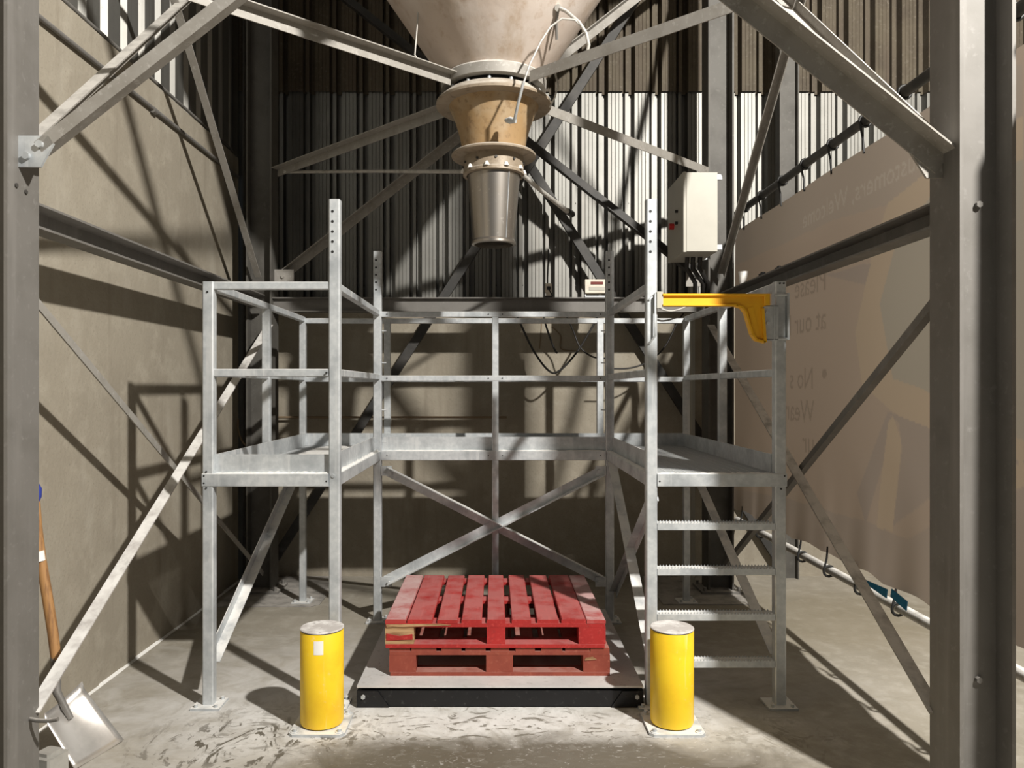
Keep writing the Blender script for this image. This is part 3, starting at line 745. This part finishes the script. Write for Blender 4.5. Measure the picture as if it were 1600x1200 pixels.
def stamp(txt, y, z, size, c):
    cu = bpy.data.curves.new('t', 'FONT'); cu.body = txt; cu.size = size; cu.resolution_u = 3
    o = bpy.data.objects.new('t', cu); C.objects.link(o)
    dg = bpy.context.evaluated_depsgraph_get(); dg.update()
    me = o.evaluated_get(dg).to_mesh(); me.calc_loop_triangles()
    vs = [(v.co.x + y, v.co.y + z) for v in me.vertices]
    for t in me.loop_triangles:
        p = np.array([vs[i] for i in t.vertices])
        a0, a1 = np.searchsorted(gy, p[:, 0].min() - step), np.searchsorted(gy, p[:, 0].max() + step)
        c0, c1 = np.searchsorted(gz, p[:, 1].min() - step), np.searchsorted(gz, p[:, 1].max() + step)
        if a1 <= a0 or c1 <= c0: continue
        X_, Z_ = YY[a0:a1, c0:c1], ZZ[a0:a1, c0:c1]
        def e(i, j): return (p[j, 0] - p[i, 0]) * (Z_ - p[i, 1]) - (p[j, 1] - p[i, 1]) * (X_ - p[i, 0])
        w0, w1, w2 = e(0, 1), e(1, 2), e(2, 0)
        ins = ((w0 >= 0) & (w1 >= 0) & (w2 >= 0)) | ((w0 <= 0) & (w1 <= 0) & (w2 <= 0))
        col[a0:a1, c0:c1][ins] = c
    bpy.data.objects.remove(o); bpy.data.curves.remove(cu)
LIGHT = (.50, .445, .39); DK = (.36, .30, .25)
stamp('Customers, Welcome', 3.72, 2.765, .17, LIGHT)
stamp('Please', 4.86, 2.30, .212, DK)
stamp('at our h', 4.86, 2.055, .212, DK)
stamp('•', 4.85, 1.68, .26, DK); stamp('No s', 5.05, 1.675, .212, DK)
stamp('Wear', 5.05, 1.45, .212, DK)
stamp('•', 4.87, 1.22, .26, DK); stamp('ur', 5.05, 1.24, .212, DK)
# folds: shallow vertical drape, stronger towards the laced edges
fold = (.012 * np.sin(YY * 9.0 + .8 * np.sin(YY * 3)) * np.clip((1.3 - ZZ) / .7, 0, 1) + .006 * np.sin(YY * 4.1 + ZZ * 1.3)
        + .004 * np.sin(YY * 23 + ZZ * 2) * np.clip((1.2 - ZZ) / .6, 0, 1))
sag = .016 * np.abs(np.sin((YY - by0) * math.pi / .42)) * np.clip((bz0 + .25 - ZZ) / .25, 0, 1)
bv = np.stack([BX + fold, YY, ZZ + sag], -1).reshape(-1, 3)
idx = np.arange((ny + 1) * (nz + 1)).reshape(ny + 1, nz + 1)
bf = np.stack([idx[:-1, :-1], idx[1:, :-1], idx[1:, 1:], idx[:-1, 1:]], -1).reshape(-1, 4)
me = bpy.data.meshes.new('banner'); org = np.array((BX, (by0 + by1) / 2, bz0))
me.from_pydata((bv - org).tolist(), [], bf.tolist()); me.polygons.foreach_set('use_smooth', [True] * len(bf))
at = me.color_attributes.new('print', 'FLOAT_COLOR', 'POINT')
at.data.foreach_set('color', np.concatenate([col.reshape(-1, 3) * .84, np.ones((col.size // 3, 1))], 1).ravel())
bm_ = bpy.data.materials.new('banner_fabric'); bm_.use_nodes = True
N, L = bm_.node_tree.nodes, bm_.node_tree.links
N.remove(N['Principled BSDF'])
ca = N.new('ShaderNodeVertexColor'); ca.layer_name = 'print'
df, tr, mx = N.new('ShaderNodeBsdfDiffuse'), N.new('ShaderNodeBsdfTranslucent'), N.new('ShaderNodeMixShader')
hs = N.new('ShaderNodeGamma'); hs.inputs[1].default_value = 1.1
L.new(ca.outputs[0], hs.inputs[0])
L.new(ca.outputs[0], df.inputs[0]); L.new(hs.outputs[0], tr.inputs[0]); mx.inputs[0].default_value = .5
L.new(df.outputs[0], mx.inputs[1]); L.new(tr.outputs[0], mx.inputs[2]); L.new(mx.outputs[0], N['Material Output'].inputs[0])
me.materials.append(bm_)
bo = bpy.data.objects.new('banner', me); bo.location = org; C.objects.link(bo)
tag(bo, 'large printed fabric banner seen from behind with mirrored lettering', 'banner')
# rails
TPZ, BPZ = 3.195, .514
PX = 2.14
tp = thing('banner_pipe', (BX, 4.8, TPZ), 'dark pipe along the top of the banner with black ties', 'pipe')
MB().tube([(BX + .0, 2.6, TPZ), (BX, 6.80, TPZ)], .028, 12).build('pipe', 'dark', tp)
bp_ = thing('banner_pipe', (PX, 4.8, BPZ), 'pale pipe laced below the bottom edge of the banner', 'pipe')
MB().tube([(PX, 2.3, BPZ), (PX, 6.80, BPZ)], .027, 12).build('pipe', 'pipe', bp_)
def tie(par, y, z, ze, mat_, BX=BX):
    m = MB().lathe([(.0, 0)] * 2, (0, 0), 3) if False else MB()
    ring = [(BX + .034 * math.cos(t), y, z + .034 * math.sin(t)) for t in [2 * math.pi * k / 12 for k in range(13)]]
    m.tube(ring, .008, 6); m.tube([(BX - .03, y, z + (.02 if ze > z else -.02)), (BX - .012, y + .006, (z + ze) / 2), (BX - .008, y, ze)], .007, 6)
    m.build('tie', mat_, par)
yv = 3.1
while yv < 6.75:
    tie(tp, yv, TPZ, bz1 - .03, 'rubber'); tie(bp_, yv + .1, BPZ, bz0 + .05, 'rubber', PX - .02); yv += .42
for i, (pa, pb) in enumerate((((1362, 903), (1404, 921)), ((1411, 920), (1436, 940)))):
    (ya, za), (yb2, zb2) = b2(*pa), b2(*pb)
    s_ = MB().add([(BX - .06, ya, za), (BX - .06, yb2, zb2), (BX - .066, yb2, zb2 - .045), (BX - .066, ya, za - .012 if i == 0 else za - .04)] + [(BX - .055, ya, za), (BX - .055, yb2, zb2), (BX - .06, yb2, zb2 - .045), (BX - .06, ya, za - .012 if i == 0 else za - .04)],
              [(0, 1, 2, 3), (7, 6, 5, 4), (0, 4, 5, 1), (1, 5, 6, 2), (2, 6, 7, 3), (3, 7, 4, 0)])
    tag(s_.build('strap', 'bluestrap'), ['longer blue strap hanging at the banner bottom edge', 'shorter blue strap beside the right column at banner bottom'][i], 'strap')

# ================================================================ SMALL THINGS
# control enclosure on the rear right column, door facing left
E = thing('control_box', (1.55, 5.99, 2.70), 'grey steel control box mounted on the rear right column', 'control box')
MB().box(1.43, 1.66, 5.74, 6.25, 2.70, 3.29).build('body', 'encl', E)
dr = MB().box(1.405, 1.426, 5.735, 6.255, 2.695, 3.295).build('door', 'encl', E)
for z in (3.04, 2.95):
    MB().cyl((1.405, 5.92, z), (1.385, 5.92, z), .012, 10).build('lock', 'rubber', dr)
MB().cyl((1.405, 6.05, 2.95), (1.370, 6.05, 2.95), .025, 12).build('rotary_switch', 'redknob', dr)
for z in (2.735, 3.262):
    MB().box(1.66, 1.70, 5.76, 5.79, z - .018, z + .018).build('lug', 'galv', E)
    MB().box(1.66, 1.71, 6.2, 6.26, z - .018, z + .018).build('lug', 'galv', E)
for x, x2 in ((1.50, 1.60), (1.545, 1.66), (1.60, 1.70)):
    MB().tube([(x, 6.0, 2.70), (x, 6.02, 2.62), (x2, 6.15, 2.52), (x2 + .02, 6.22, 2.43)], .018, 8).build('cable_tail', 'cable', E)
# weighing indicator on the rear beam
ZBT = 2.423
W = thing('weighing_indicator', (.815, 6.32, ZBT), 'beige weighing indicator with dark red display on the rear beam', 'indicator')
wx0, wx1 = .735, .925
MB().box(wx0, wx1, 6.28, 6.38, ZBT + .035, ZBT + .145).build('case', 'beige', W)
MB().box(wx0 + .045, wx0 + .145, 6.276, 6.282, ZBT + .103, ZBT + .125).build('display', 'display', W)
MB().box(wx0 + .03, wx1 - .03, 6.277, 6.281, ZBT + .055, ZBT + .085).build('keypad', 'encl', W)
MB().box(wx0, wx1, 6.29, 6.37, ZBT + .0, ZBT + .012).build('bracket', 'galv', W)
for x in (wx0 - .0, wx1 - .006): MB().box(x, x + .006, 6.30, 6.36, ZBT + .0, ZBT + .10).build('bracket_arm', 'galv', W)
J = thing('socket_box', (.44, 6.33, ZBT), 'small white socket box with plug on the rear beam', 'socket')
MB().box(.412, .462, 6.31, 6.36, ZBT + .04, ZBT + .115).build('box', 'beige', J)
MB().box(.425, .452, 6.285, 6.312, ZBT + .062, ZBT + .088).build('plug', 'rubber', J)
MB().box(.405, .47, 6.30, 6.37, ZBT, ZBT + .012).build('foot', 'rubber', J)
MB().tube([(.44, 6.29, ZBT + .06), (.455, 6.28, ZBT + .03), (.47, 6.28, ZBT + .005)], .005, 6).build('lead', 'cable', J)
MB().tube([(.43, 6.34, ZBT + .115), (.43, 6.34, ZBT + .16), (.44, 6.36, ZBT + .4)], .006, 6).build('lead', 'cable', J)
MB().box(.418, .456, 6.32, 6.35, ZBT + .012, ZBT + .04).build('stem', 'beige', J)
# cup and oddments on the right side beam
zc = ZB + .0525
Cc = thing('paper_cup', (xr - .01, 5.69, zc), 'white paper cup standing on the right side beam', 'cup')
MB().lathe([(.001, zc + .001), (.024, zc + .001), (.036, zc + .092), (.038, zc + .097), (.034, zc + .095), (.023, zc + .006), (.001, zc + .006)], (xr - .01, 5.69), 24).build('cup_body', 'white', Cc)
nb = MB().extrude(rect(.05, .05, .008), (xr, 5.30, zc), (xr, 5.30, zc + .025), up=(0, 1, 0)); nb.extrude(rect(.03, .03, .008), (xr, 5.30, zc + .025), (xr, 5.30, zc + .035), up=(0, 1, 0))
tag(nb.build('clamp_block', 'rubber'), 'small black clamp lying beside the cup on the beam', 'clamp')
nb = MB().extrude(rect(.04, .06, .01), (xr, 5.0, zc), (xr, 5.0, zc + .02), up=(0, 1, 0)); nb.extrude(rect(.02, .03, .006), (xr, 5.0, zc + .02), (xr, 5.0, zc + .03), up=(0, 1, 0))
tag(nb.build('clamp_block', 'rubber'), 'small flat black clamp on the right beam, nearer the front', 'clamp')

# cables hanging behind the platform
def cable(name, pts, r, mat_, label):
    P_ = [Vector(p) for p in pts]; out = []
    for i in range(len(P_) - 1):
        p0, p1, p2, p3 = P_[max(i - 1, 0)], P_[i], P_[i + 1], P_[min(i + 2, len(P_) - 1)]
        for k in range(8):
            t = k / 8
            out.append(.5 * ((2 * p1) + (p2 - p0) * t + (2 * p0 - 5 * p1 + 4 * p2 - p3) * t * t + (3 * p1 - p0 - 3 * p2 + p3) * t ** 3))
    out.append(P_[-1])
    return tag(MB().tube(out, r, 6).build(name, mat_), label, 'cable')
yc_ = 6.46
cable('cable', [pt(800, 480, 6.36), pt(806, 490, 6.40), pt(832, 545, yc_), pt(856, 578, yc_), pt(873, 580, yc_), pt(900, 552, yc_), pt(926, 510, yc_), pt(935, 490, yc_)], .009, 'cable', 'thick black cable hanging in a deep loop under the rear beam')
cable('cable', [pt(846, 482, 6.36), pt(848, 490, 6.39), pt(855, 515, yc_ - .05), pt(866, 545, yc_ - .05), pt(871, 552, yc_ - .05)], .008, 'cable', 'short black cable hanging inside the big loop')
cable('cable', [pt(880, 482, 6.36), pt(883, 490, 6.39), pt(895, 515, yc_), pt(906, 542, yc_), pt(925, 557, yc_), pt(945, 560, yc_)], .007, 'cable', 'black cable sagging from the beam to the rear rail post')
cable('cable', [pt(845, 478, 6.855), pt(846, 510, 6.855), pt(843, 545, 6.855)], .004, 'cabletan', 'thin tan wire hanging straight down the wall')
cable('cable', [pt(862, 510, 6.855), pt(876, 525, 6.855), pt(877, 545, 6.855), pt(905, 548, 6.855)], .004, 'cabletan', 'thin tan wire curling beside the cable loop')
cable('cable', [pt(955, 576, 6.4), pt(985, 575, 6.4), pt(1015, 564, 6.4), pt(1040, 540, 6.4), pt(1058, 505, 6.4), pt(1075, 480, 6.4)], .007, 'cable', 'grey-black cable rising behind the tall right post')
cable('cable', [pt(1030, 481, 5.9), pt(1045, 486, 5.9), pt(1060, 484, 5.9), pt(1074, 478, 5.9)], .007, 'pipe', 'short pale cable sagging just below the yellow gate')
cable('cable', [pt(372, 654, 6.6), pt(372, 670, 6.6), pt(377, 687, 6.6), pt(385, 697, 6.6)], .008, 'cabletan', 'pale cable loop at the end of the left wall')
tag(MB().tube([(-2.2, 6.80, 1.42), (.10, 6.80, 1.42)], .010, 8).build('conduit', 'cabletan'), 'thin conduit running level along the back wall', 'conduit')
# conduits on the left wall
cw = thing('wall_conduit', (CW + .02, 4.6, 3.47), 'slim conduit clipped along the top of the left wall', 'conduit')
MB().tube([(CW + .02, 2.6, 3.47), (CW + .02, 6.6, 3.49)], .014, 10).build('pipe', 'steel', cw)
for y in (3.4, 4.95, 6.3): MB().tube([(CW + .02, y, 3.475), (CW + .02, y + .05, 3.475)], .021, 10).build('clip', 'steel', cw)
tag(MB().tube([(-2.26, 2.6, 3.70), (-2.26, 6.6, 3.72)], .012, 10).build('conduit', 'steel'), 'conduit lying along the top edge of the left wall', 'conduit')
tag(MB().box(1.690, 1.716, 6.60, 6.66, 0, 2.6).build('cream_strip', 'encl'), 'cream vertical strip beside the rear right column', 'cream_strip')  # narrow upright cream strip near the column
# thin steel plates let onto the floor under the rear legs
FL_ = bpy.data.objects['floor']
for x0, x1, y0 in ((-2.16, -1.36, 5.88), (1.30, 2.02, 5.94)):
    MB().extrude([(-a, b) for a, b in ((x0, y0), (x1 - .06, y0), (x1, y0 + .06), (x1, 6.84), (x0, 6.84))], (0, 0, 0), (0, 0, .005), up=(0, 1, 0)).build('floor_plate', 'steel', FL_)

# shovel leaning by the left column
SH = thing('shovel', (-1.88, 3.5, 0), 'wooden-handled shovel with broad aluminium blade leaning by left column', 'shovel')
TL, TR, BRr, BL = Vector((-2.03, 3.42, .20)), Vector((-1.975, 3.63, .262)), Vector((-1.765, 3.64, .004)), Vector((-1.845, 3.36, .004))
g = 10; vs = []
nrm = (TR - TL).cross(BL - TL).normalized()
if nrm.x < 0: nrm = -nrm
for i in range(g + 1):
    for j in range(g + 1):
        u, v = i / g, j / g
        p = (TL * (1 - u) + TR * u) * (1 - v) + (BL * (1 - u) + BRr * u) * v
        # dished blade with raised shoulders
        p = p + nrm * (.045 * (2 * u - 1) ** 2 * (1 - v * .75) - .012 * (1 - v)) 
        if j == 0: p = p + nrm * .02
        vs.append(p)
th = [p - nrm * .004 for p in vs]
n1 = len(vs); q = lambda i, j: i * (g + 1) + j
fs = [(q(i, j), q(i + 1, j), q(i + 1, j + 1), q(i, j + 1)) for i in range(g) for j in range(g)]
fs += [tuple(n1 + k for k in f[::-1]) for f in fs]
rim = [q(i, 0) for i in range(g + 1)] + [q(g, j) for j in range(1, g + 1)] + [q(i, g) for i in range(g - 1, -1, -1)] + [q(0, j) for j in range(g - 1, 0, -1)]
fs += [(rim[k], rim[(k + 1) % len(rim)], n1 + rim[(k + 1) % len(rim)], n1 + rim[k]) for k in range(len(rim))]
MB().add(vs + th, fs, True).build('blade', 'alu', SH)
mid = (TL + TR) / 2
MB().tube([mid * .7 + (BL + BRr) * .15 + nrm * .0, mid + Vector((-.01, 0, .05)), (-2.035, 3.555, .34), (-2.038, 3.56, .43)], [.012, .018, .021, .022], 10).build('socket', 'steel', SH)
MB().tube([(-2.036, 3.56, .42), (-2.055, 3.565, .55), (-2.085, 3.57, .72), (-2.115, 3.575, .88), (-2.135, 3.58, 1.02), (-2.15, 3.58, 1.2)], [.022, .023, .023, .022, .021, .021], 12).build('handle', 'handle', SH)
MB().tube([(-2.115, 3.565, .875), (-2.121, 3.563, .92)], .0245, 12).build('tape', 'white', SH)
MB().tube([(-2.148, 3.57, 1.13), (-2.150, 3.57, 1.17), (-2.152, 3.575, 1.21), (-2.152, 3.58, 1.24)], [.018, .036, .036, .018], 12).build('grip', 'blue', SH)
OT = thing('scraper', (-2.02, 3.36, 0), 'orange tool handle poking out behind the left column foot', 'tool')
MB().tube([(-2.045, 3.34, .02), (-2.040, 3.34, .25), (-2.045, 3.34, .34), (-2.06, 3.34, .52)], [.028, .028, .024, .014], 10).build('handle', 'orange', OT)
MB().box(-2.075, -2.005, 3.30, 3.38, 0, .03).build('head', 'dark', OT)
ck = MB().extrude(rect(.11, .11, .008), (-1.90, 3.27, 0), (-1.90, 3.27, .12), up=(.3, 1, 0)); ck.extrude(rect(.07, .07, .01), (-1.90, 3.27, .12), (-1.90, 3.27, .135), up=(.3, 1, 0))
tag(ck.build('packing_block', 'block'), 'small grey block on the floor beside the left column foot', 'block')
